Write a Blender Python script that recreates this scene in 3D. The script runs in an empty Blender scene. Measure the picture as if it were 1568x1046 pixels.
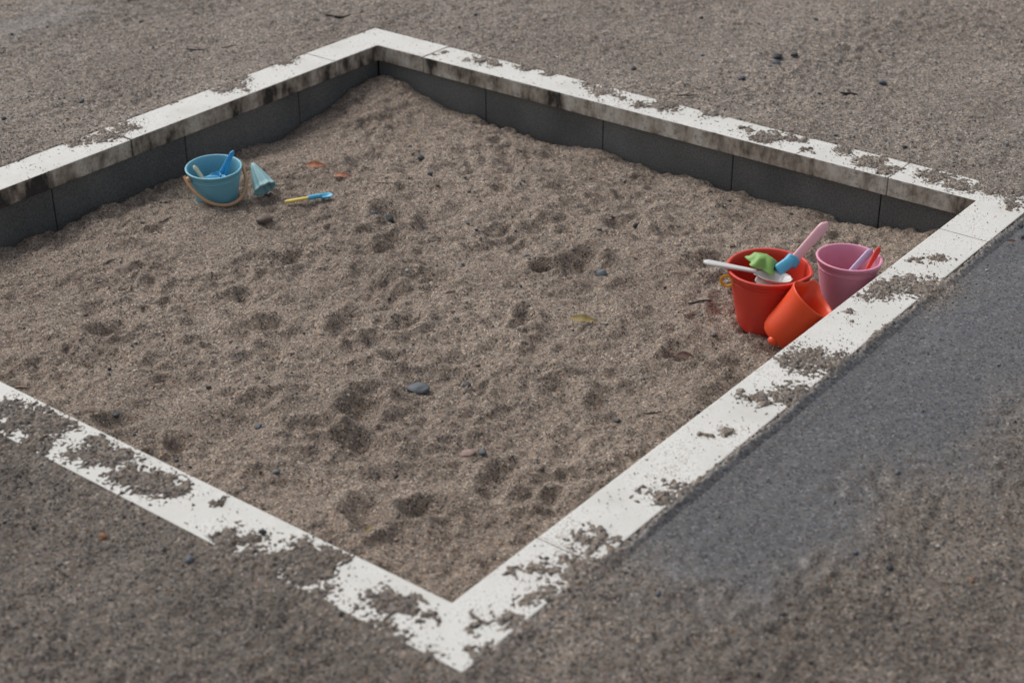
import bpy, bmesh, math, numpy as np, random
from mathutils import Matrix, Vector, Euler
random.seed(4); rng=np.random.default_rng(7)
scn=bpy.context.scene
scn.view_settings.view_transform='Standard'; scn.view_settings.look='None'; scn.view_settings.exposure=0
S=1.965; T=1.93; W=0.12   # inner size of the sandbox and curb width (m)

# ---------------------------------------------------------------- helpers
def link(ob,parent=None):
    scn.collection.objects.link(ob)
    if parent: ob.parent=parent
    return ob
def empty(name,loc=(0,0,0)):
    e=bpy.data.objects.new(name,None); e.location=loc; e.empty_display_size=.05
    return link(e)
_tab=rng.random((256,256))*2*np.pi
def perlin(x,y,s,seed=0):
    x=np.asarray(x,float)/s+seed*17.31; y=np.asarray(y,float)/s+seed*9.73
    xi=np.floor(x).astype(int); yi=np.floor(y).astype(int); fx=x-xi; fy=y-yi
    def g(i,j,dx,dy):
        a=_tab[(xi+i)%256,(yi+j)%256]; return np.cos(a)*dx+np.sin(a)*dy
    u=fx*fx*fx*(fx*(fx*6-15)+10); v=fy*fy*fy*(fy*(fy*6-15)+10)
    a=g(0,0,fx,fy)*(1-u)+g(1,0,fx-1,fy)*u
    b=g(0,1,fx,fy-1)*(1-u)+g(1,1,fx-1,fy-1)*u
    return (a*(1-v)+b*v)*1.5
def sstep(a,b,x):
    t=np.clip((x-a)/(b-a),0,1); return t*t*(3-2*t)
def raw_mesh(name,V,F,k,attrs=None,cols=None,smooth=True):
    me=bpy.data.meshes.new(name)
    me.vertices.add(len(V)); me.vertices.foreach_set("co",V.astype(np.float32).ravel())
    me.loops.add(len(F)*k); me.loops.foreach_set("vertex_index",F.astype(np.int32).ravel())
    me.polygons.add(len(F)); me.polygons.foreach_set("loop_start",np.arange(len(F),dtype=np.int32)*k)
    me.polygons.foreach_set("use_smooth",np.full(len(F),smooth))
    me.update(calc_edges=True)
    for n,a in (attrs or {}).items():
        at=me.attributes.new(n,'FLOAT','POINT'); at.data.foreach_set("value",a.astype(np.float32).ravel())
    if cols is not None:
        at=me.attributes.new("col",'FLOAT_COLOR','POINT')
        at.data.foreach_set("color",np.c_[cols,np.ones(len(cols))].astype(np.float32).ravel())
    return me
def grid_mesh(name,xs,ys,zf,keep=None,attrf=None):
    X,Y=np.meshgrid(xs,ys,indexing='ij'); Z=zf(X,Y)
    nx,ny=X.shape
    idx=np.arange(nx*ny).reshape(nx,ny)
    F=np.stack([idx[:-1,:-1],idx[1:,:-1],idx[1:,1:],idx[:-1,1:]],-1).reshape(-1,4)
    if keep is not None:
        cx=(X[:-1,:-1]+X[1:,1:])/2; cy=(Y[:-1,:-1]+Y[1:,1:])/2
        zc=np.maximum(np.maximum(Z[:-1,:-1],Z[1:,1:]),np.maximum(Z[1:,:-1],Z[:-1,1:]))
        F=F[keep(cx,cy,zc).ravel()]
    used=np.zeros(nx*ny,bool); used[F.ravel()]=True
    rem=np.cumsum(used)-1
    V=np.c_[X.ravel(),Y.ravel(),Z.ravel()]
    at={k:f.ravel()[used] for k,f in (attrf(X,Y) if attrf else {}).items()}
    return raw_mesh(name,V[used],rem[F],4,at)

# ---------------------------------------------------------------- materials
def mat(name):
    m=bpy.data.materials.new(name); m.use_nodes=True
    nt=m.node_tree; b=nt.nodes["Principled BSDF"]; return m,nt,b
def N(nt,t,**kw):
    n=nt.nodes.new(t)
    for k,v in kw.items():
        if k in n.inputs: n.inputs[k].default_value=v
        else: setattr(n,k,v)
    return n
def ramp(nt,fac,stops,interp='LINEAR'):
    r=nt.nodes.new("ShaderNodeValToRGB"); r.color_ramp.interpolation=interp
    e=r.color_ramp.elements
    while len(e)<len(stops): e.new(.5)
    for i,(p,c) in enumerate(stops):
        e[i].position=p; e[i].color=(*c,1) if len(c)==3 else c
    nt.links.new(fac,r.inputs[0]); return r.outputs[0]
def mix(nt,fac,a,b,mode='MIX'):
    m=nt.nodes.new("ShaderNodeMix"); m.data_type='RGBA'; m.blend_type=mode
    for s,i in ((fac,0),(a,6),(b,7)):
        if isinstance(s,(int,float)): m.inputs[i].default_value=s
        elif isinstance(s,tuple): m.inputs[i].default_value=(*s,1)
        else: nt.links.new(s,m.inputs[i])
    return m.outputs[2]
def math_(nt,op,a,b=None,c=None):
    m=nt.nodes.new("ShaderNodeMath"); m.operation=op
    for i,s in enumerate((a,b,c)):
        if s is None: continue
        if isinstance(s,(int,float)): m.inputs[i].default_value=s
        else: nt.links.new(s,m.inputs[i])
    return m.outputs[0]

def granular(name,scale,pal,tint_a,tint_b,bumpd=.0012,usewet=True,strength=1.0):
    m,nt,b=mat(name); L=nt.links
    tc=N(nt,"ShaderNodeTexCoord")
    v=N(nt,"ShaderNodeTexVoronoi",Scale=scale); L.new(tc.outputs["Object"],v.inputs["Vector"])
    sep=N(nt,"ShaderNodeSeparateColor"); L.new(v.outputs["Color"],sep.inputs[0])
    grain=ramp(nt,sep.outputs[0],pal,'CONSTANT')
    n1=N(nt,"ShaderNodeTexNoise",Scale=2.3,Detail=6.0,Roughness=.6); L.new(tc.outputs["Object"],n1.inputs["Vector"])
    tint=ramp(nt,n1.outputs[0],[(.35,tint_a),(.65,tint_b)])
    n2=N(nt,"ShaderNodeTexNoise",Scale=60.0,Detail=5.0,Roughness=.7); L.new(tc.outputs["Object"],n2.inputs["Vector"])
    fine=ramp(nt,n2.outputs[0],[(.3,(.72,.72,.72)),(.7,(1.25,1.25,1.25))])
    c=mix(nt,1.0,mix(nt,1.0,grain,tint,'MULTIPLY'),fine,'MULTIPLY')
    bp=N(nt,"ShaderNodeBump",Strength=strength,Distance=bumpd)
    hsum=math_(nt,'ADD',math_(nt,'MULTIPLY',v.outputs["Distance"],-1.0),n2.outputs[0])
    L.new(hsum,bp.inputs["Height"])
    if usewet:
        a=N(nt,"ShaderNodeAttribute",attribute_name="wet"); d=N(nt,"ShaderNodeAttribute",attribute_name="pud")
        dark=mix(nt,a.outputs["Fac"],(1.,1.,1.),(.46,.45,.44)); c=mix(nt,1.0,c,dark,'MULTIPLY')
        c=mix(nt,math_(nt,'MULTIPLY',d.outputs["Fac"],.92),c,mix(nt,1.0,grain,(.082,.084,.088),'MULTIPLY'))
        n3=N(nt,"ShaderNodeTexNoise",Scale=7.0,Detail=5.0,Roughness=.6); L.new(tc.outputs["Object"],n3.inputs["Vector"])
        gl=math_(nt,'MULTIPLY_ADD',ramp(nt,n3.outputs[0],[(.35,(0,0,0)),(.6,(1,1,1))]),.22,.50)
        rg=math_(nt,'SUBTRACT',math_(nt,'SUBTRACT',.92,math_(nt,'MULTIPLY',a.outputs["Fac"],.2)),math_(nt,'MULTIPLY',d.outputs["Fac"],gl))
        L.new(rg,b.inputs["Roughness"])
        L.new(math_(nt,'MULTIPLY_ADD',d.outputs["Fac"],.55,.25),b.inputs["Specular IOR Level"])
        L.new(math_(nt,'SUBTRACT',strength,math_(nt,'MULTIPLY',d.outputs["Fac"],strength*.88)),bp.inputs["Strength"])
    else: b.inputs["Roughness"].default_value=.9; b.inputs["Specular IOR Level"].default_value=.3
    L.new(c,b.inputs["Base Color"]); L.new(bp.outputs[0],b.inputs["Normal"])
    return m
PAL=[(0,(.30,.30,.31)),(.12,(.75,.73,.71)),(.35,(1.,1.,1.)),(.62,(1.13,1.05,.96)),(.80,(.55,.55,.57)),(.9,(1.75,1.7,1.65)),(.96,(.9,.66,.48))]
m_sand=granular("sand_material",300,PAL,(.235,.193,.158),(.310,.258,.213),.0010,False)
m_ground=granular("ground_material",230,PAL,(.235,.206,.180),(.31,.275,.242),.0014,True)

def plastic(name,c,rough=.38,dirt=.25,trans=0):
    m,nt,b=mat(name); L=nt.links
    tc=N(nt,"ShaderNodeTexCoord")
    n=N(nt,"ShaderNodeTexNoise",Scale=45.0,Detail=8.0,Roughness=.75); L.new(tc.outputs["Object"],n.inputs["Vector"])
    f=ramp(nt,n.outputs[0],[(.55,(0,0,0)),(.75,(dirt,)*3)])
    L.new(mix(nt,f,c,(.26,.2,.15)),b.inputs["Base Color"])
    n2=N(nt,"ShaderNodeTexNoise",Scale=12.0,Detail=4.0); L.new(tc.outputs["Object"],n2.inputs["Vector"])
    L.new(math_(nt,'MULTIPLY_ADD',n2.outputs[0],.3,rough-.12),b.inputs["Roughness"])
    return m
def attrmat(name,rough=.8):
    m,nt,b=mat(name); a=N(nt,"ShaderNodeAttribute",attribute_name="col")
    tc=N(nt,"ShaderNodeTexCoord"); n=N(nt,"ShaderNodeTexNoise",Scale=250.0,Detail=4.0); nt.links.new(tc.outputs["Object"],n.inputs["Vector"])
    nt.links.new(mix(nt,1.0,a.outputs["Color"],ramp(nt,n.outputs[0],[(.3,(.75,)*3),(.7,(1.2,)*3)]),'MULTIPLY'),b.inputs["Base Color"])
    b.inputs["Roughness"].default_value=rough; return m
m_grain=attrmat("grain_material",.65)
def simple(name,c1,c2,scale=60.,rough=.7):
    m,nt,b=mat(name); tc=N(nt,"ShaderNodeTexCoord"); n=N(nt,"ShaderNodeTexNoise",Scale=scale,Detail=6.0)
    nt.links.new(tc.outputs["Object"],n.inputs["Vector"])
    nt.links.new(ramp(nt,n.outputs[0],[(.35,c1),(.65,c2)]),b.inputs["Base Color"])
    bp=N(nt,"ShaderNodeBump",Strength=.6,Distance=.001); nt.links.new(n.outputs[0],bp.inputs["Height"]); nt.links.new(bp.outputs[0],b.inputs["Normal"])
    b.inputs["Roughness"].default_value=rough; return m

def curb_mat():
    m,nt,b=mat("painted_concrete"); L=nt.links
    tc=N(nt,"ShaderNodeTexCoord"); P=tc.outputs["Object"]
    geo=N(nt,"ShaderNodeNewGeometry"); sp=N(nt,"ShaderNodeSeparateXYZ"); L.new(geo.outputs["Normal"],sp.inputs[0])
    up=math_(nt,'GREATER_THAN',sp.outputs[2],.6)
    n1=N(nt,"ShaderNodeTexNoise",Scale=6.0,Detail=8.0,Roughness=.65); L.new(P,n1.inputs["Vector"])
    n2=N(nt,"ShaderNodeTexNoise",Scale=70.0,Detail=6.0,Roughness=.75); L.new(P,n2.inputs["Vector"])
    n5=N(nt,"ShaderNodeTexNoise",Scale=240.0,Detail=3.0,Roughness=.7); L.new(P,n5.inputs["Vector"])
    top=ramp(nt,n1.outputs[0],[(.3,(.59,.575,.53)),(.6,(.72,.71,.67))])
    spk=math_(nt,'ADD',math_(nt,'MULTIPLY',n5.outputs[0],.6),math_(nt,'MULTIPLY',n1.outputs[0],.4))
    top=mix(nt,ramp(nt,spk,[(.555,(0,0,0)),(.62,(.8,.8,.8))]),top,(.27,.22,.18))
    mp=N(nt,"ShaderNodeMapping"); mp.inputs["Scale"].default_value=(1,1,.45); L.new(P,mp.inputs[0])
    n3=N(nt,"ShaderNodeTexNoise",Scale=15.0,Detail=8.0,Roughness=.62); L.new(mp.outputs[0],n3.inputs["Vector"])
    n4=N(nt,"ShaderNodeTexNoise",Scale=2.6,Detail=3.0); L.new(P,n4.inputs["Vector"])
    sf=math_(nt,'ADD',math_(nt,'MULTIPLY',n3.outputs[0],.65),math_(nt,'MULTIPLY',n4.outputs[0],.35))
    # the far-left run is dirtier than the far-right one
    ps=N(nt,"ShaderNodeSeparateXYZ"); L.new(P,ps.inputs[0])
    dirty=math_(nt,'MULTIPLY',math_(nt,'GREATER_THAN',ps.outputs[1],1.9),-.03)
    sf=math_(nt,'ADD',math_(nt,'ADD',sf,.018),dirty)
    side=ramp(nt,sf,[(.415,(.030,.027,.025)),(.445,(.17,.14,.11)),(.50,(.38,.33,.27)),(.58,(.60,.56,.49))])
    side=mix(nt,ramp(nt,n2.outputs[0],[(.5,(0,0,0)),(.66,(.65,)*3)]),side,(.08,.068,.058))
    L.new(mix(nt,up,side,top),b.inputs["Base Color"]); b.inputs["Roughness"].default_value=.72
    bp=N(nt,"ShaderNodeBump",Strength=.5,Distance=.0008); L.new(n2.outputs[0],bp.inputs["Height"]); L.new(bp.outputs[0],b.inputs["Normal"])
    return m
m_curb=curb_mat()
def block_mat():
    m,nt,b=mat("concrete_block"); L=nt.links
    tc=N(nt,"ShaderNodeTexCoord"); P=tc.outputs["Object"]
    n1=N(nt,"ShaderNodeTexNoise",Scale=5.0,Detail=6.0); L.new(P,n1.inputs["Vector"])
    n2=N(nt,"ShaderNodeTexNoise",Scale=220.0,Detail=4.0); L.new(P,n2.inputs["Vector"])
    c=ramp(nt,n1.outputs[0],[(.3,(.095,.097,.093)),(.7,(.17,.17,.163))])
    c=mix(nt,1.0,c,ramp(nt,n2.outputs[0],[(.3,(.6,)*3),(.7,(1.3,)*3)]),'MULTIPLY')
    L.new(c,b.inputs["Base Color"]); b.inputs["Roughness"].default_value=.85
    bp=N(nt,"ShaderNodeBump",Strength=.8,Distance=.0015); L.new(n2.outputs[0],bp.inputs["Height"]); L.new(bp.outputs[0],b.inputs["Normal"])
    return m
m_block=block_mat()

# ---------------------------------------------------------------- sand height
dimples=[(1.31,.94,.045,.018),(1.53,.72,.05,.022),(1.29,.68,.055,.028),(1.22,.72,.04,.024),(.47,.63,.060,.026),(.35,.66,.045,.020),
 (.97,.60,.035,.018),(.60,1.05,.045,.022),(.20,.37,.050,.026),(.27,.30,.04,.020),(1.22,1.22,.055,.024),(.38,1.30,.045,.018),(.36,.52,.055,.022),
 (.45,.25,.05,.018),(.80,.40,.05,.018),(.72,.9,.055,.020),(1.0,.9,.05,.020),(1.05,.25,.04,.016),(1.45,.45,.05,.018),(1.1,1.1,.055,.020),(.85,1.25,.05,.018)]
for _ in range(220):
    dimples.append((rng.uniform(.05,1.85),rng.uniform(.05,1.8),rng.uniform(.014,.05),rng.uniform(.004,.013)))
def zbase(x,y):
    z=-.10-.05*np.exp(-(S-x)/.22)-.06*np.exp(-(T-y)/.25)
    z+=.10*np.exp(-((S-x)**2+(T-y)**2)/.25**2)+.045*np.exp(-((S-x)**2+y**2)/.2**2)
    return z
def zsand(x,y):
    k=np.clip(.78+perlin(x,y,.28,8)*.8,.3,1.25)
    z=zbase(x,y)+perlin(x,y,.30,1)*.012+perlin(x+perlin(x,y,.1,5)*.03,y,.11,2)*.012
    a=np.abs(perlin(x,y,.075,3)); z+=(a-.25)*.015*k
    z+=perlin(x,y,.037,4)*.0065*k+perlin(x,y,.018,6)*.0040*k+perlin(x,y,.010,7)*.0016
    for j,(dx,dy,r,d) in enumerate(dimples):
        th=j*1.7; ux=(x-dx)*math.cos(th)+(y-dy)*math.sin(th); uy=-(x-dx)*math.sin(th)+(y-dy)*math.cos(th)
        q=(ux/r)**2+(uy/(r*.65))**2
        z+= -d*np.exp(-q*1.3)+d*.5*np.exp(-(np.sqrt(q)-1.45)**2*5)
    return z
step=.0038
xs=np.arange(-.008,S+.009,step); ys=np.arange(-.008,T+.009,step)
sand=link(bpy.data.objects.new("sand",grid_mesh("sand",xs,ys,zsand))); sand.data.materials.append(m_sand)
def zs1(x,y): return float(zsand(np.array([x]),np.array([y]))[0])

# ---------------------------------------------------------------- ground
def puddle(x,y):
    n=perlin(x,y,.22,11)*.12+perlin(x,y,.06,12)*.05+perlin(x,y,.5,14)*.06
    far=np.interp(x,[.05,.15,.35,.6,1.0,1.4,1.8,2.4,3.0],[.0,.18,.30,.38,.47,.54,.52,.40,.1])
    p=sstep(-.17,.12,far+y+n)*sstep(.0,.03,-y-.108)*sstep(-.0,.3,x)
    p*=1-np.exp(-(((x-1.47)/.09)**2+((y+.13)/.045)**2))
    p*=1-.8*np.exp(-(((x-.18)/.12)**2+((y+.13)/.05)**2))
    p2=.4*np.exp(-(((x-1.5)/.5)**2+((y-3.0)/.16)**2))*sstep(-.2,.3,n*8+.3)
    p3=.25*np.exp(-(((x-2.5)/.3)**2+((y+.1)/.25)**2))
    g_=perlin(x,y,.012,15)*.35+perlin(x,y,.03,16)*.2
    p=p*np.clip(.95+g_*(1.2-p),0,1)
    return np.clip(np.maximum(np.maximum(p,p2),p3),0,1)
def wet(x,y):
    n=perlin(x,y,.5,21)*.22+perlin(x,y,.15,22)*.12+perlin(x,y,.04,23)*.10
    w=.85*sstep(.25,-.15,x)+0*y
    w=np.maximum(w,.70*sstep(.05,-.25,y)*sstep(2.8,1.6,x))
    w=np.maximum(w,.10*sstep(3.6,2.0,x)*sstep(.9,.2,y))
    return np.clip(w+n*.8*(.4+w),0,1)
def zground(x,y):
    p=puddle(x,y); k=1-.9*p; kk=k*np.clip(.9+perlin(x,y,.35,36)*.9,.3,1.5)
    z=-.010+perlin(x,y,.35,31)*.004*k+perlin(x,y,.09,32)*.006*k+(np.abs(perlin(x,y,.05,33))-.25)*.009*kk
    z+=perlin(x,y,.024,34)*.0042*kk+perlin(x,y,.013,35)*.0020*(1-.7*p)
    for dx,dy,r,d in ((2.14,2.26,.06,.012),(2.42,.92,.05,.012),(1.12,2.6,.08,.006),(-.3,.5,.08,.008)):
        q=((x-dx)**2+(y-dy)**2)/r**2; z=z-d*np.exp(-q)
    d=np.maximum(np.maximum(-x,x-S),np.maximum(-y,y-T))
    t=sstep(W+.09,W,d); return z*(1-.6*t)-.004*t*.6
def axis(lo,hi,c0,c1):
    mid=np.arange(c0,c1,.0058)
    pre=[-300,-100,-30,-12,-6,-4]+list(np.arange(lo,c0,.06)); post=list(np.arange(c1+.03,hi,.06))+[8,12,30,100,300]
    return np.array(pre+list(mid)+post)
gx=axis(-2.5,6,-.85,3.85); gy=axis(-2.5,6,-.95,3.6)
def keepg(cx,cy,zc): return ~((cx>-.06)&(cx<S+.06)&(cy>-.06)&(cy<T+.06))
ground=link(bpy.data.objects.new("ground",grid_mesh("ground",gx,gy,zground,keepg,lambda X,Y:{"wet":wet(X,Y),"pud":puddle(X,Y)})))
ground.data.materials.append(m_ground)

# ---------------------------------------------------------------- sandbox frame
box=empty("sandbox_frame")
def prism(name,poly,z0,z1,m,bev=.003,parent=box):
    bm=bmesh.new()
    lo=[bm.verts.new((x,y,z0)) for x,y in poly]; hi=[bm.verts.new((x,y,z1)) for x,y in poly]
    n=len(poly); bm.faces.new(lo[::-1]); bm.faces.new(hi)
    for i in range(n): bm.faces.new((lo[i],lo[(i+1)%n],hi[(i+1)%n],hi[i]))
    bmesh.ops.recalc_face_normals(bm,faces=bm.faces)
    if bev: bmesh.ops.bevel(bm,geom=bm.edges[:],offset=bev,segments=2,profile=.6,affect='EDGES')
    me=bpy.data.meshes.new(name); bm.to_mesh(me); bm.free()
    ob=link(bpy.data.objects.new(name,me),parent); me.materials.append(m); return ob
g=.0022; o=W
def Lp(cx,cy,sx,sy,ax,ay):
    return [(cx,cy),(cx+sx*-ax,cy),(cx-sx*ax,cy+sy*o),(cx+sx*o,cy+sy*o),(cx+sx*o,cy-sy*ay),(cx,cy-sy*ay)]
prism("corner_curb_near",Lp(0,0,-1,-1,.22,.215),-.05,0,m_curb)
prism("corner_curb_far",Lp(S,T,1,1,.185,.18),-.05,-.0005,m_curb)
prism("corner_curb_right",Lp(S,0,1,-1,.2,.23),-.05,-.001,m_curb)
prism("corner_curb_left",Lp(0,T,-1,1,.2,.2),-.05,0,m_curb)
def runx(y0,y1,a,b,joints,nm):
    e=[a]+joints+[b]
    for i in range(len(e)-1): prism(nm,[(e[i]+g,y0),(e[i+1]-g,y0),(e[i+1]-g,y1),(e[i]+g,y1)],-.05,-.0015+.001*(i%2),m_curb)
def runy(x0,x1,a,b,joints,nm):
    e=[a]+joints+[b]
    for i in range(len(e)-1): prism(nm,[(x0,e[i]+g),(x1,e[i]+g),(x1,e[i+1]-g),(x0,e[i+1]-g)],-.05,-.0015+.001*(i%2),m_curb)
runx(-o,0,.22,S-.2,[1.0],"curb_near_right"); runx(T,T+o,.2,S-.185,[1.0],"curb_far_left")
runy(-o,0,.215,T-.2,[1.0],"curb_near_left"); runy(S,S+o,.23,T-.18,[],"curb_far_right")
wi=.012
def wallrun(nm,fixed,along_x,ends):
    for i in range(len(ends)-1):
        a,b=ends[i]+.0016,ends[i+1]-.0016
        lo,hi=fixed
        poly=[(a,lo),(b,lo),(b,hi),(a,hi)] if along_x else [(lo,a),(hi,a),(hi,b),(lo,b)]
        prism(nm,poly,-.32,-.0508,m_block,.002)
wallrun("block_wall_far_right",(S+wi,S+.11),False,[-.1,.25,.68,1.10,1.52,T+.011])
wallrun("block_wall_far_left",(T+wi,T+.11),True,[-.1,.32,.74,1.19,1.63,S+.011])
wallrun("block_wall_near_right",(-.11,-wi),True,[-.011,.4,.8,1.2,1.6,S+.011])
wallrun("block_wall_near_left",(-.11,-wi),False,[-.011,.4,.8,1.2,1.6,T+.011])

# ---------------------------------------------------------------- spilled sand over curbs
blobs=[(1.61,-.06,.022),(1.58,-.03,.012),(1.45,-.08,.045),(1.47,-.12,.05),(1.40,-.04,.04),(1.34,-.03,.020),(1.26,-.03,.012),(1.22,-.06,.010),(1.03,-.06,.045),(1.04,-.1,.04),(1.0,-.04,.025),(1.06,-.13,.05),
(.84,-.06,.018),(.89,-.11,.035),(.83,-.03,.012),(.70,-.07,.012),(.66,-.05,.008),(.45,-.10,.020),(.44,-.05,.009),(.49,-.12,.025),(.27,-.08,.026),(.16,-.06,.024),(.19,-.11,.045),(.12,-.03,.018),(.10,-.11,.03),(.02,-.10,.022),
(-.02,-.07,.015),(-.06,-.11,.020),(-.125,-.12,.016),(-.125,-.05,.022),(.0,-.05,.010),(-.06,1.05,.04),(-.06,1.0,.045),(-.05,.94,.04),(-.10,.90,.03),(-.05,.80,.04),(-.04,.75,.030),(-.07,.69,.03),(-.06,.64,.035),(-.05,.59,.025),
(-.10,.40,.035),(-.075,.38,.02),(-.11,.31,.04),(-.05,.28,.035),(-.03,.235,.03),(-.08,.23,.04),(-.12,.18,.03),(-.07,.09,.035),(-.05,.05,.025),(-.045,.005,.015),(-.12,.03,.03),(-.03,.5,.008),
(1.45,2.03,.045),(1.40,2.01,.025),(1.50,2.04,.025),(1.68,2.05,.03),(1.44,1.955,.014),(.97,2.0,.035),(1.05,2.01,.035),(.9,2.03,.025),(1.72,2.05,.02),(1.25,2.06,.015),
(2.03,1.72,.015),(2.05,1.59,.032),(2.04,1.54,.022),(2.075,1.45,.025),(2.08,1.36,.02),(2.07,1.22,.022),(2.05,1.15,.036),(2.03,1.08,.014),(2.02,1.01,.022),(2.06,.95,.036),(2.07,.81,.022),(2.03,.68,.014),(2.02,.61,.036),(2.05,.55,.026),
(2.0,.48,.012),(2.03,.31,.036),(2.01,.26,.026),(2.06,.40,.022),(2.04,.14,.038),(2.02,.07,.034),(2.07,-.05,.045),(1.99,-.08,.022),(2.06,.0,.04)]
def cover(x,y):
    c=np.zeros_like(x)
    wx=x+perlin(x,y,.035,41)*.022+perlin(x,y,.011,47)*.010; wy=y+perlin(x,y,.035,42)*.022+perlin(x,y,.011,48)*.010
    for bx,by,r in blobs: c=np.maximum(c,np.exp(-((wx-bx)**2+(wy-by)**2)/(r*r)*.7))
    d=np.maximum(np.maximum(-x,x-S),np.maximum(-y,y-T))
    c=np.maximum(c,.85*sstep(W-.006,W+.016,d+perlin(x,y,.09,45)*.012+perlin(x,y,.02,49)*.005))
    c=c*sstep(-.004,.012,d)
    return c+perlin(x,y,.022,43)*.24+perlin(x,y,.0075,44)*.48-.02
def zspill(x,y):
    c=cover(x,y); d=np.maximum(np.maximum(-x,x-S),np.maximum(-y,y-T))
    h=np.clip((c-.5)*.010,-.006,.004)+perlin(x,y,.01,46)*.0012
    zg=zground(x,y)-.004; t=sstep(W,W+.04,d)
    return h*(1-t)+zg*t
def keeps(cx,cy,zc):
    d=np.maximum(np.maximum(-cx,cx-S),np.maximum(-cy,cy-T))
    return ((d>.001)&(d<.165)&(zc>-.004))|((d>.11)&(d<.165))
sx=np.arange(-.18,S+.18,.0028); sy=np.arange(-.18,T+.18,.0028)
spill=link(bpy.data.objects.new("spilled_sand",grid_mesh("spilled_sand",sx,sy,zspill,keeps,lambda X,Y:{"wet":wet(X,Y)*.7,"pud":puddle(X,Y)*sstep(.115,.135,-Y)})))
spill.data.materials.append(m_ground)

# ---------------------------------------------------------------- grains
def grains(name,P,r,pal,wts,dark=None):
    n=len(P)
    base=np.array([[1,0,0],[-1,0,0],[0,1,0],[0,-1,0],[0,0,1],[0,0,-1]],float)
    V=base[None]*(r[:,None,None]*rng.uniform(.75,1.15,(n,6,1)))
    th=rng.uniform(0,6.28,n); ph=rng.uniform(-.8,.8,n)
    c,s=np.cos(th)[:,None],np.sin(th)[:,None]; cp,sp=np.cos(ph)[:,None],np.sin(ph)[:,None]
    x,y,z=V[...,0],V[...,1],V[...,2]*.85
    y,z=y*cp-z*sp,y*sp+z*cp
    V=np.stack([x*c-y*s,x*s+y*c,z],-1)+P[:,None]
    f=np.array([[0,2,4],[2,1,4],[1,3,4],[3,0,4],[2,0,5],[1,2,5],[3,1,5],[0,3,5]])
    F=(f[None]+np.arange(n)[:,None,None]*6).reshape(-1,3)
    col=np.array(pal)[rng.choice(len(pal),n,p=np.array(wts)/sum(wts))]*rng.uniform(.75,1.25,(n,1))
    if dark is not None: col=col*(1-.5*dark[:,None])
    me=raw_mesh(name,V.reshape(-1,3),F,3,None,np.repeat(col,6,0),False)
    ob=link(bpy.data.objects.new(name,me)); me.materials.append(m_grain); return ob
gp=[(.33,.27,.215),(.24,.20,.165),(.13,.125,.12),(.52,.48,.43),(.06,.06,.065),(.36,.22,.13)]
n=60000; P=np.c_[rng.uniform(.003,S-.003,n),rng.uniform(.003,T-.003,n)]
r=.0010+.0014*rng.random(n)**3; r[:2600]*=1.8
grains("sand_grains",np.c_[P,zsand(P[:,0],P[:,1])+r*.25],r,gp,[5,5,2.8,3,1.8,.7])
n=130000
u=rng.random(n); v=rng.random(n)
c00,c10,c01,c11=[np.array(q) for q in ((-.8,.45),(.4,-1.0),(1.5,3.7),(4.0,.5))]
P=(c00*(1-u)[:,None]+c10*u[:,None])*(1-v)[:,None]+(c01*(1-u)[:,None]+c11*u[:,None])*v[:,None]
d=np.maximum(np.maximum(-P[:,0],P[:,0]-S),np.maximum(-P[:,1],P[:,1]-T)); P=P[d>.125]
w_=wet(P[:,0],P[:,1]); n=len(P); r=.0013+.0019*rng.random(n)**3; r[:2800]*=1.7
pd=puddle(P[:,0],P[:,1]); k=rng.random(n)>pd*.7; P,r,w_,pd=P[k],r[k],w_[k],pd[k]
r=r*(1-.35*pd)
grains("gravel",np.c_[P,zground(P[:,0],P[:,1])+r*.2],r,gp,[5,5,3.5,3,1.8,.6],np.clip(w_+pd*.2,0,1.0))
n=150000; P=np.c_[rng.uniform(-W,S+W,n),rng.uniform(-W,T+W,n)]
d=np.maximum(np.maximum(-P[:,0],P[:,0]-S),np.maximum(-P[:,1],P[:,1]-T)); P=P[(d>.003)&(d<W-.003)]
c=np.zeros(len(P))
for bx,by,rr in blobs: c=np.maximum(c,np.exp(-((P[:,0]-bx)**2+(P[:,1]-by)**2)/((rr*1.35)**2)*.7))
k=(rng.random(len(P))<np.clip(c**1.5,.04,1)); P=P[k]
r=.0008+.0014*rng.random(len(P))**2
grains("loose_grit",np.c_[P,np.maximum(zspill(P[:,0],P[:,1]),0)+r*.3],r,gp,[5,6,3,1.5,1.5,.6],np.full(len(P),.25))

# ---------------------------------------------------------------- pebbles (one object), leaves, twigs
_bm=bmesh.new(); bmesh.ops.create_icosphere(_bm,subdivisions=3,radius=1)
ICO=np.array([v.co[:] for v in _bm.verts]); ICF=np.array([[v.index for v in f.verts] for f in _bm.faces]); _bm.free()
PV=[];PF=[];PC=[]
def stone(x,y,z,s,c,flat=.55):
    s*=.85; k=rng.uniform(0,50); a=rng.uniform(.7,1.0)
    nn=perlin(ICO[:,0]+k,ICO[:,1]+ICO[:,2]*.7,.9,3)*.3+perlin(ICO[:,2]+k,ICO[:,0],.5,5)*.12
    V=ICO*(1+nn)[:,None]*np.array([1.15,a,flat])*s
    M=np.array(Euler((rng.uniform(-.2,.2),rng.uniform(-.2,.2),rng.uniform(0,6))).to_matrix())
    V=V@M.T+np.array([x,y,z+s*flat*.45])
    PF.append(ICF+len(PV)*len(ICO)); PV.append(V); PC.append(np.tile(np.array(c,float),(len(ICO),1)))
BL=(.10,.115,.13); DK=(.05,.053,.06); BR=(.13,.095,.075); PK=(.30,.2,.17)
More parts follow.
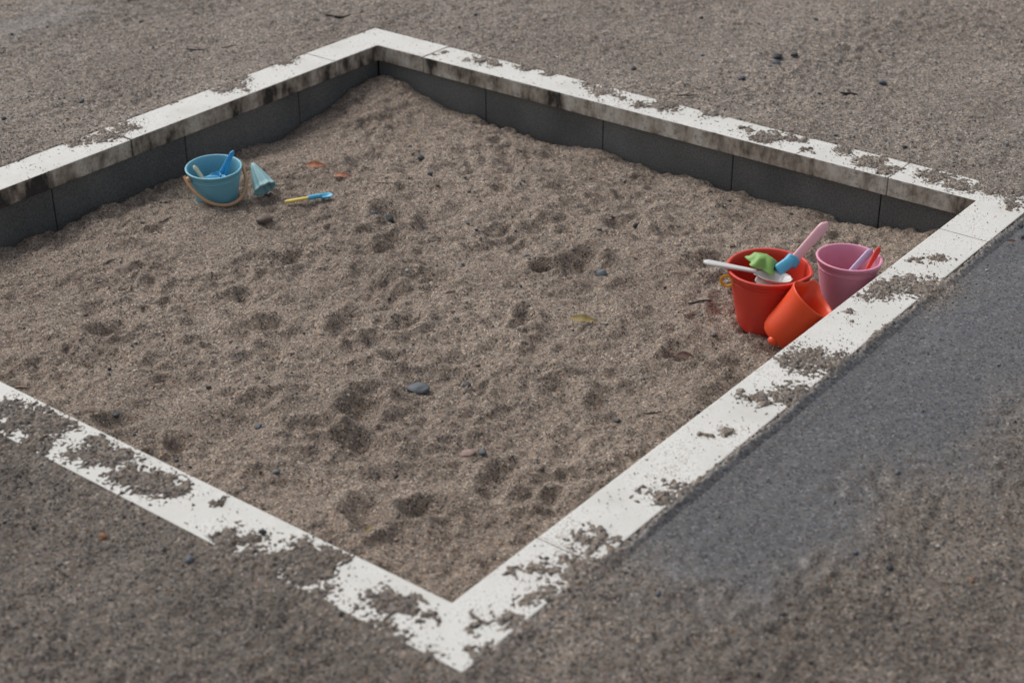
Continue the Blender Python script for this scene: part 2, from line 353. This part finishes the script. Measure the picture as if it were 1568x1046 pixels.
for x,y,s,c,f in [(.99,1.44,.024,BR,.5),(1.22,1.23,.017,DK,.8),(1.20,1.26,.010,BL,.9),(.615,.605,.025,BL,.4),(.675,.525,.011,DK,.8),(1.25,.59,.015,BL,.8),(1.57,1.42,.010,DK,.8),
  (1.50,1.33,.008,DK,.8),(1.05,.25,.014,BR,.4),(.47,.355,.015,PK,.4),(.49,.335,.009,BL,.6),(.30,.75,.009,BL,.7),(.55,.9,.009,PK,.5),(1.53,.735,.013,BL,.9),(1.55,.70,.009,DK,.9),(.5,.2,.007,BR,.6),
  (.15,1.0,.008,DK,.6),(.40,1.4,.007,BR,.6),(1.35,1.2,.007,PK,.6),(.8,1.3,.007,DK,.6),(.9,.75,.006,PK,.6),(.2,.6,.007,BL,.6),(1.7,1.1,.007,DK,.6),(1.6,.45,.007,BR,.6),(.75,.2,.007,DK,.6)]:
    stone(x,y,zs1(x,y),s,c,f)
for _ in range(150):
    x,y=rng.uniform(.05,1.9),rng.uniform(.05,1.85); stone(x,y,zs1(x,y),rng.uniform(.003,.0065),[BL,DK,DK,BR,PK,(.4,.38,.35)][rng.integers(6)],.7)
def zg1(x,y): return float(zground(np.array([x]),np.array([y]))[0])
for x,y,s,c in [(2.42,.92,.012,DK),(2.62,.92,.015,DK),(2.58,.90,.013,BL),(2.65,.88,.011,DK),(2.59,.56,.012,BL),(2.40,.66,.006,DK),(1.12,2.28,.010,BL),(2.27,1.2,.010,DK),(.56,-.62,.006,(.25,.15,.09)),(.51,-.5,.008,DK),
  (-.21,.59,.009,(.25,.12,.05)),(-.17,.42,.008,BL),(.9,2.34,.009,DK),(2.8,1.3,.008,DK),(3.0,1.0,.008,BL),(2.4,1.9,.007,DK),(1.7,2.7,.008,DK),(1.9,-.14,.008,DK),(1.85,-.17,.008,DK),(2.2,.3,.007,DK)]:
    stone(x,y,zg1(x,y),s,c,.7)
stone(-.05,.37,0.002,.007,DK,.8)
for _ in range(170):
    u,v=rng.random(),rng.random(); p=(c00*(1-u)+c10*u)*(1-v)+(c01*(1-u)+c11*u)*v
    if -.16<p[0]<S+.16 and -.16<p[1]<T+.16: continue
    stone(p[0],p[1],zg1(*p),rng.uniform(.003,.0065),[BL,DK,BR,DK,(.35,.33,.3)][rng.integers(5)],.6)
pe=raw_mesh("pebbles",np.concatenate(PV),np.concatenate(PF),3,None,np.concatenate(PC)); link(bpy.data.objects.new("pebbles",pe)); pe.materials.append(m_grain)
def leaf(x,y,rot,s,m,w=.42,z=None,tilt=.35):
    V=[];F=[];n=10
    for i in range(n+1):
        t=i/n; ww=w*math.sin(math.pi*t**.85)*(1-.25*t); cz=.25*math.sin(t*3)+.04*math.sin(t*17)
        for j,k in ((-1,.22),(-.5,.07),(0,0),(.5,.09),(1,.26)): V.append((t*2-1,j*ww,cz*.5+k*ww*1.2))
    for i in range(n):
        for j in range(4): a=i*5+j; F.append((a,a+1,a+6,a+5))
    me=bpy.data.meshes.new("fallen_leaf"); me.from_pydata(V,[],F)
    for p in me.polygons:p.use_smooth=True
    zz=max(zs1(x+math.cos(rot)*s*k,y+math.sin(rot)*s*k) for k in (-.8,-.4,0,.4,.8)) if z is None else z
    ob=bpy.data.objects.new("fallen_leaf",me); ob.scale=(s,s,s); ob.rotation_mode='XYZ'
    ob.rotation_euler=(tilt,.05,rot)
    ob.location=(x,y,zz+.004); me.materials.append(m); link(ob)
m_l1=simple("dry_leaf",(.26,.07,.028),(.40,.13,.045),20,.5); m_l2=simple("yellow_leaf",(.16,.16,.045),(.36,.22,.06),14,.5); m_l3=simple("brown_leaf",(.09,.04,.03),(.13,.06,.04),20,.6)
rt=math.atan2(-.789,.615)
leaf(1.345,1.60,rt+.1,.028,m_l1,.5); leaf(1.34,1.50,rt-.2,.024,m_l1,.42); leaf(1.03,.485,rt-.15,.032,m_l2,.36); leaf(1.06,.24,rt,.020,m_l3,.5); leaf(.95,.80,rt+.4,.012,m_l3)
leaf(1.35,.1,rt,.010,m_l2,.3); leaf(.15,.32,rt+1.2,.012,m_l2,.4); leaf(.62,1.38,rt,.01,m_l3); leaf(1.8,-.16,rt,.012,m_l3,.4,z=-.006); leaf(1.75,1.6,rt,.010,m_l2,.4); leaf(1.82,1.74,rt+.5,.010,m_l2,.4); leaf(.5,1.55,rt,.012,m_l3)
m_tw=simple("twig_bark",(.025,.018,.014),(.06,.045,.035),80,.8)
def tube(name,pts,rad,m,parent=None,res=8,cyc=False,bres=4):
    cu=bpy.data.curves.new(name,'CURVE'); cu.dimensions='3D'; cu.bevel_depth=1; cu.bevel_resolution=bres; cu.use_fill_caps=True
    sp=cu.splines.new('NURBS' if len(pts)>3 else 'POLY'); sp.points.add(len(pts)-1)
    for i,p in enumerate(pts): sp.points[i].co=(*p,1); sp.points[i].radius=rad[i] if hasattr(rad,'__len__') else rad
    if len(pts)>3: sp.order_u=4; sp.use_endpoint_u=not cyc; sp.use_cyclic_u=cyc; sp.resolution_u=res
    cu.materials.append(m); ob=link(bpy.data.objects.new(name,cu),parent); return ob
def twig(x,y,rot,l,z=None,r=.0016):
    c,s=math.cos(rot),math.sin(rot); pts=[]
    for i in range(6):
        t=(i/5-.5)*l; o_=rng.uniform(-.06,.06)*l; px,py=x+c*t-s*o_,y+s*t+c*o_
        zz=zs1(px,py) if z is None else zg1(px,py)
        pts.append((px,py,zz+.003))
    tube("twig",pts,[r*.6,r,r*1.1,r,r*.8,r*.4],m_tw)
twig(.88,1.68,rt+.9,.05); twig(1.27,.335,rt-.1,.055,r=.002); twig(.61,1.57,rt+1.1,.045); twig(1.62,2.36,rt-.3,.07,-.008,.002); twig(2.46,.60,rt,.05,-.008,.0035); twig(2.17,.95,rt+.3,.07,-.008)
twig(2.14,2.26,rt,.08,-.012,.004); twig(1.35,1.35,rt-.4,.07,r=.001); twig(.4,.26,rt+1.,.05,r=.0008); twig(.42,.23,rt+.7,.05,r=.0008); twig(.1,1.25,rt,.05); twig(1.7,2.3,rt+.5,.05,-.008); twig(.8,.15,rt,.04)
twig(2.9,1.6,rt+.2,.06,-.008); twig(.42,-.55,rt+1,.05,-.008,.001)

# ---------------------------------------------------------------- toys
def lathe(name,prof,m,parent,seg=72,mod=None,smooth=True):
    V=[];F=[]; n=len(prof)
    for i in range(seg):
        a=2*math.pi*i/seg
        for j,(r,z) in enumerate(prof):
            x,y,zz=r*math.cos(a),r*math.sin(a),z
            if mod: x,y,zz=mod(a,r,z)
            V.append((x,y,zz))
    for i in range(seg):
        for j in range(n-1):
            a=i*n+j; b=((i+1)%seg)*n+j; F.append((a,b,b+1,a+1))
    me=bpy.data.meshes.new(name); me.from_pydata(V,[],F)
    bm=bmesh.new(); bm.from_mesh(me); bmesh.ops.remove_doubles(bm,verts=bm.verts,dist=1e-6); bmesh.ops.recalc_face_normals(bm,faces=bm.faces); bm.to_mesh(me); bm.free()
    for p in me.polygons:p.use_smooth=smooth
    ob=link(bpy.data.objects.new(name,me),parent); me.materials.append(m)
    return ob
def bucketprof(rb,rt_,h,lip=.004,band=.012,t=.0025):
    R=lambda z: rb+(rt_-rb)*z/h
    return [(0,.004),(rb*.8,.004),(rb*.83,0),(rb-.003,0),(rb-.0008,.0008),(rb,.003)]+[(R(z),z) for z in np.linspace(.01,h-band-.002,8)]+[
     (R(h-band),h-band),(R(h-band)+lip*.7,h-band+.0012),(R(h)+lip*.8,h-.003),(R(h)+lip,h-.0012),(R(h)+lip*.7,h),(R(h)-t*.5,h),(R(h)-t,h-.0015)]+[
     (R(z)-t,z) for z in np.linspace(h-band,.012,6)]+[(rb-t-.002,.008),(rb-.012,.0065),(0,.0065)]
m_red=plastic("red_plastic",(.68,.048,.026),.42,.3); m_org=plastic("orange_red_plastic",(.82,.080,.020),.38,.2); m_pink=plastic("pink_plastic",(.76,.31,.43),.42,.2)
m_blue=plastic("light_blue_plastic",(.18,.46,.58),.42,.25); m_blue2=plastic("bright_blue_plastic",(.035,.34,.66),.35,.1); m_tan=plastic("tan_plastic",(.58,.34,.18),.5,.1)
m_sock=plastic("sky_blue_plastic",(.09,.42,.64),.35,.1)
m_teal=plastic("pale_teal_plastic",(.30,.52,.55),.5,.5); m_yel=plastic("yellow_plastic",(.78,.60,.13),.4,.2); m_wht=plastic("white_plastic",(.68,.66,.63),.4,.4); m_grn=plastic("green_plastic",(.22,.42,.10),.45,.2)
m_lpk=plastic("pale_pink_plastic",(.82,.46,.50),.3,.1); m_lil=plastic("lilac_plastic",(.50,.42,.60),.4,.1); m_cream=plastic("cream_plastic",(.66,.62,.42),.4,.1); m_oyel=plastic("orange_yellow_plastic",(.8,.36,.03),.4,.1)

def blade(name,p0,dirv,nrm,L,w,m,parent,cup=.25,tip=1.0,th=.0022,tail=.35):
    d=Vector(dirv).normalized(); n=Vector(nrm); n=(n-d*n.dot(d)).normalized(); s=d.cross(n); p0=Vector(p0)
    V=[];F=[];nu,nv=14,9
    for side in (0,1):
        for i in range(nu+1):
            t=i/nu; wd=w*(tail+(1-tail)*sstep(0,.35,t))*(1 if t<.6 else math.sqrt(max(0,1-((t-.6)/.4)**2*tip)))
            for j in range(nv+1):
                q=j/nv*2-1; dep=cup*w*(q*q-1)*math.sin(math.pi*min(1,t*1.05))**.7 if t<.98 and t>.001 and t*1.05<1 else 0
                V.append(p0+d*(t*L)+s*(q*wd/2)+n*(dep-(th if side else 0)))
    M=(nu+1)*(nv+1)
    for side in (0,1):
        for i in range(nu):
            for j in range(nv):
                a=side*M+i*(nv+1)+j; f=(a,a+1,a+nv+2,a+nv+1); F.append(f if side else f[::-1])
    def e(a,b): F.append((a,b,b+M,a+M))
    for j in range(nv): e(j,j+1); e(nu*(nv+1)+j+1,nu*(nv+1)+j)
    for i in range(nu): e((i+1)*(nv+1),i*(nv+1)); e(i*(nv+1)+nv,(i+1)*(nv+1)+nv)
    me=bpy.data.meshes.new(name); me.from_pydata([tuple(v) for v in V],[],F)
    for p in me.polygons:p.use_smooth=True
    ob=link(bpy.data.objects.new(name,me),parent); me.materials.append(m); return ob
def bar(name,a,b,w0,w1,th,m,parent,nrm=(0,0,1)):
    a=Vector(a);b=Vector(b); d=(b-a).normalized(); n=Vector(nrm); n=(n-d*n.dot(d)).normalized(); s=d.cross(n); L=(b-a).length
    bm=bmesh.new(); ring=[]
    for i in range(13):
        t=i/12; w=(w0+(w1-w0)*t)*.5
        if t>.86: w*=math.sqrt(max(.05,1-((t-.86)/.14)**2))
        if t<.06: w*=.8
        vs=[]
        for k in range(12):
            an=2*math.pi*k/12; ca,sa=math.cos(an),math.sin(an)
            vs.append(bm.verts.new(a+d*(t*L)+s*(w*math.copysign(abs(ca)**.7,ca))+n*(th*.5*math.copysign(abs(sa)**.7,sa))))
        ring.append(vs)
    for i in range(12):
        for k in range(12): bm.faces.new((ring[i][k],ring[i][(k+1)%12],ring[i+1][(k+1)%12],ring[i+1][k]))
    bm.faces.new(ring[0][::-1]); bm.faces.new(ring[-1]); bmesh.ops.recalc_face_normals(bm,faces=bm.faces)
    me=bpy.data.meshes.new(name); bm.to_mesh(me); bm.free()
    for p in me.polygons:p.use_smooth=True
    ob=link(bpy.data.objects.new(name,me),parent); me.materials.append(m); return ob
def ring(name,c,rad,th,m,parent,ax=(0,0,1)):
    n=Vector(ax).normalized(); u=n.orthogonal().normalized(); v=n.cross(u); c=Vector(c)
    pts=[tuple(c+u*rad*math.cos(k*math.pi/6)+v*rad*math.sin(k*math.pi/6)) for k in range(12)]
    return tube(name,pts,th,m,parent,cyc=True)
RV=Vector((.615,-.789,0)).normalized(); FV=Vector((.787,.618,0)).normalized(); UP=Vector((0,0,1))
def rel(r_,f_,u_): return RV*r_+FV*f_+UP*u_

# --- blue bucket
bb=empty("toy_bucket",(1.052,1.675,-.130)); bb.rotation_euler=(.04,-.05,0)
lathe("body",bucketprof(.052,.070,.102,.0035,.012),m_blue,bb)
lathe("rim_band",[(.0655,.078),(.0685,.0785),(.0688,.0815),(.0667,.0822)],m_blue,bb)
ax=Vector((.964,-.265,0)); pp=Vector((-.265,-.964,0)); al=math.radians(38)
dn=pp*math.cos(al)-UP*math.sin(al); pc=UP*.086
pts=[tuple(pc+ax*(.080*math.cos(t))+dn*(.100*math.sin(t))) for t in np.linspace(-.12,math.pi+.12,15)]
h_=tube("handle",pts,.0045,m_tan,bb)
for s_ in (-1,1):
    k=lathe("pivot_left" if s_<0 else "pivot_right",[(0,0),(.007,0),(.008,.001),(.008,.009),(.006,.011),(0,.011)],m_tan,bb,24)
    k.matrix_local=Matrix.Translation(pc+ax*(s_*.069))@(ax*s_).to_track_quat('Z','Y').to_matrix().to_4x4()
tb=bb
bar("blue_spade_handle",rel(-.005,-.01,.05),rel(.050,.035,.130),.009,.015,.006,m_blue2,tb,(0,-1,.4))
blade("blue_spade_blade",rel(.014,.0,.085),rel(-.6,-.35,-.55),(0,-.3,1),.055,.038,m_blue2,tb,.2)
bar("blue_rake_handle",rel(.02,.0,.055),rel(.041,.03,.118),.008,.012,.006,m_blue2,tb,(0,-1,.4))
bar("cream_handle",rel(-.012,-.02,.05),rel(-.052,.005,.102),.010,.014,.006,m_cream,tb)
blade("pale_scoop",rel(.03,-.015,.082),rel(-1,.1,-.15),(0,0,1),.06,.03,m_sock,tb,.3)
lathe("sand_inside",[(0,.045),(.03,.041),(.050,.036),(.0560,.034)],m_sand,bb,32)

# --- cone mould lying against the bucket: wide fluted mouth down-right, blunt tip up-left
cm=empty("sand_mould",(1.125,1.570,zs1(1.125,1.570)+.022)); cm.rotation_mode='QUATERNION'
cm.rotation_quaternion=rel(-.42,.55,.62).normalized().to_track_quat('Z','X')
def flute(a,r,z):
    k=1+.07*math.cos(9*a)*min(1,r/.02); return (r*k*math.cos(a),r*k*math.sin(a)*.9,z)
lathe("shell",[(0,.078),(.004,.077),(.0075,.073),(.011,.064),(.0165,.048),(.022,.032),(.027,.016),(.030,.004),(.0335,.002),(.0345,0),(.0335,-.0025),(.0305,-.002),(.028,.004),(.020,.030),(.009,.062),(0,.070)],m_teal,cm,90,mod=flute)

# --- little shovel lying in the sand
z1=zs1(1.09,1.45)+.010; z2=zs1(1.19,1.40)+.012
sh=empty("toy_shovel",(1.09,1.46,z1)); dv=Vector((.113,-.057,z2-z1)); d_=dv.normalized()
bar("handle",d_*.078,d_*-.002,.009,.013,.007,m_yel,sh)
bar("socket",d_*.060,d_*.098,.014,.014,.011,m_sock,sh)
blade("blade",d_*.085,d_,(0,0,1),.042,.028,m_sock,sh,.25)

# --- red bucket
rb=empty("toy_bucket",(1.297,.182,-.112)); rb.rotation_euler=(.0,-.02,0)
def redmod(a,r,z):
    k=1+.06*math.exp(-((((a+1.35+math.pi)%(2*math.pi))-math.pi)/.20)**2)*max(0,(z-.08)/.06)
    return (r*k*math.cos(a),r*k*math.sin(a),z)
lathe("body",bucketprof(.061,.0875,.142,.005,.014),m_red,rb,mod=redmod)
lathe("band",[(.0835,.117),(.0852,.1175),(.0855,.1195),(.0845,.120)],m_red,rb,mod=redmod)
lathe("sand_inside",[(0,.080),(.03,.077),(.055,.072),(.071,.070)],m_sand,rb,32)
ring("handle_loop",rel(-.092,-.018,.118),.014,.0032,m_oyel,rb,rel(.3,1,.1))
blade("white_scoop_bowl",rel(-.035,-.02,.140),rel(1,-.15,-.15),(0,0,1),.085,.050,m_wht,rb,.3)
bar("white_scoop_handle",rel(-.030,-.02,.141),rel(-.142,.005,.154),.013,.024,.007,m_wht,rb)
def star(a,r,z):
    k=1+.22*math.cos(5*a)*min(1,r/.03); return (r*k*math.cos(a),r*k*math.sin(a),z)
gm=lathe("green_mould",[(0,.026),(.014,.025),(.024,.020),(.029,.008),(.034,.004),(.036,.001),(.034,.0),(.028,.002),(.022,.016),(0,.022)],m_grn,rb,80,mod=star)
gm.location=rel(-.012,.018,.134); gm.rotation_euler=(.35,.15,.5)
bar("pink_shovel_handle",rel(.045,.015,.135),rel(.130,.05,.222),.019,.024,.009,m_lpk,rb,(-.3,-.6,.7))
bar("blue_socket",rel(.018,.0,.130),rel(.056,.018,.150),.028,.026,.018,m_sock,rb,(-.3,-.6,.7))
bar("blue_socket_ring",rel(.046,.014,.139),rel(.060,.022,.153),.034,.032,.022,m_sock,rb,(-.3,-.6,.7))
blade("white_shovel_blade",rel(.034,.0,.130),rel(-1,-.35,-.30),(0,-.2,1),.07,.048,m_wht,rb,.2)

# --- pink bucket
pk=empty("toy_bucket",(1.474,.085,-.106)); pk.rotation_euler=(.02,.03,0)
lathe("body",bucketprof(.051,.0700,.118,.004,.013),m_pink,pk)
lathe("band",[(.0650,.093),(.0670,.0935),(.0673,.0955),(.0658,.096)],m_pink,pk)
lathe("sand_inside",[(0,.060),(.03,.058),(.045,.055),(.0570,.052)],m_sand,pk,32)
bar("lilac_handle",rel(.0,-.01,.080),rel(.055,.025,.126),.012,.018,.008,m_lil,pk,(-.3,-.6,.7))
bar("red_spatula_handle",rel(.035,-.02,.090),rel(.068,.015,.136),.008,.015,.007,m_red,pk,(-.3,-.6,.7))

# --- orange-red pitcher leaning on the curb
base=Vector((1.210,.106,-.084)); top=Vector((1.246,.046,.010)); axv=(top-base).normalized()
pt=empty("toy_watering_cup",base); pt.rotation_mode='QUATERNION'
q=axv.to_track_quat('Z','X'); pt.rotation_quaternion=q
sd=q.inverted()@(rel(.35,.75,.3)); sa=math.atan2(sd.y,sd.x)
def cup(a,r,z):
    da=((a-sa+math.pi)%(2*math.pi))-math.pi; k=max(0,(z-.055)/.063)
    s=1+.38*math.exp(-(da/.30)**2)*k**1.5
    return (r*s*math.cos(a),r*s*math.sin(a),z+.010*math.exp(-(da/.3)**2)*k**2)
lathe("body",[(0,.002),(.026,.002),(.030,0),(.036,.002),(.041,.009),(.0445,.025),(.046,.05),(.0480,.08),(.051,.105),(.054,.115),(.0545,.118),(.053,.1195),(.051,.118),(.0488,.108),(.0458,.08),(.043,.04),(.038,.012),(.03,.006),(0,.005)],m_org,pt,96,mod=cup)
hd=q.inverted()@(rel(-.6,-.7,-.2)); hd.z=0; hd.normalize()
lathe("foot_knob",[(0,.012),(.007,.011),(.011,.006),(.012,0),(.010,-.004),(0,-.006)],m_org,pt,32).location=hd*.034+Vector((0,0,.0))

# ---------------------------------------------------------------- camera
cam=bpy.data.cameras.new("camera"); co=link(bpy.data.objects.new("camera",cam))
R=((.61489,.38139,-.69025),(-.78859,.29069,-.54188),(-.00602,.87752,.4795))
co.matrix_world=Matrix.Translation((-1.5711,-1.3572,1.6))@Matrix(R).to_4x4()
cam.sensor_width=36; cam.lens=57.76; cam.clip_end=1000; cam.clip_start=.05
cam.dof.use_dof=True; cam.dof.focus_distance=3.75; cam.dof.aperture_fstop=3.5
scn.camera=co

# ---------------------------------------------------------------- light
w=bpy.data.worlds.new("World"); scn.world=w; w.use_nodes=True; nt=w.node_tree; bg=nt.nodes["Background"]
sky=nt.nodes.new("ShaderNodeTexSky"); sky.sky_type='NISHITA'; sky.sun_disc=False
el,az=math.radians(48),math.radians(82)   # soft overcast glow from the far left
sky.sun_elevation=el; sky.sun_rotation=math.pi/2-az; sky.air_density=1.0; sky.dust_density=4; sky.ozone_density=1
hs=nt.nodes.new("ShaderNodeHueSaturation"); hs.inputs["Saturation"].default_value=.36
nt.links.new(sky.outputs[0],hs.inputs["Color"]); nt.links.new(hs.outputs[0],bg.inputs[0]); bg.inputs[1].default_value=.13
sl=bpy.data.lights.new("sun",'SUN'); sl.energy=1.25; sl.angle=math.radians(24); sl.color=(1,.98,.955)
so=link(bpy.data.objects.new("sun",sl)); D=Vector((math.cos(el)*math.cos(az),math.cos(el)*math.sin(az),math.sin(el)))
so.rotation_mode='QUATERNION'; so.rotation_quaternion=D.to_track_quat('Z','Y')
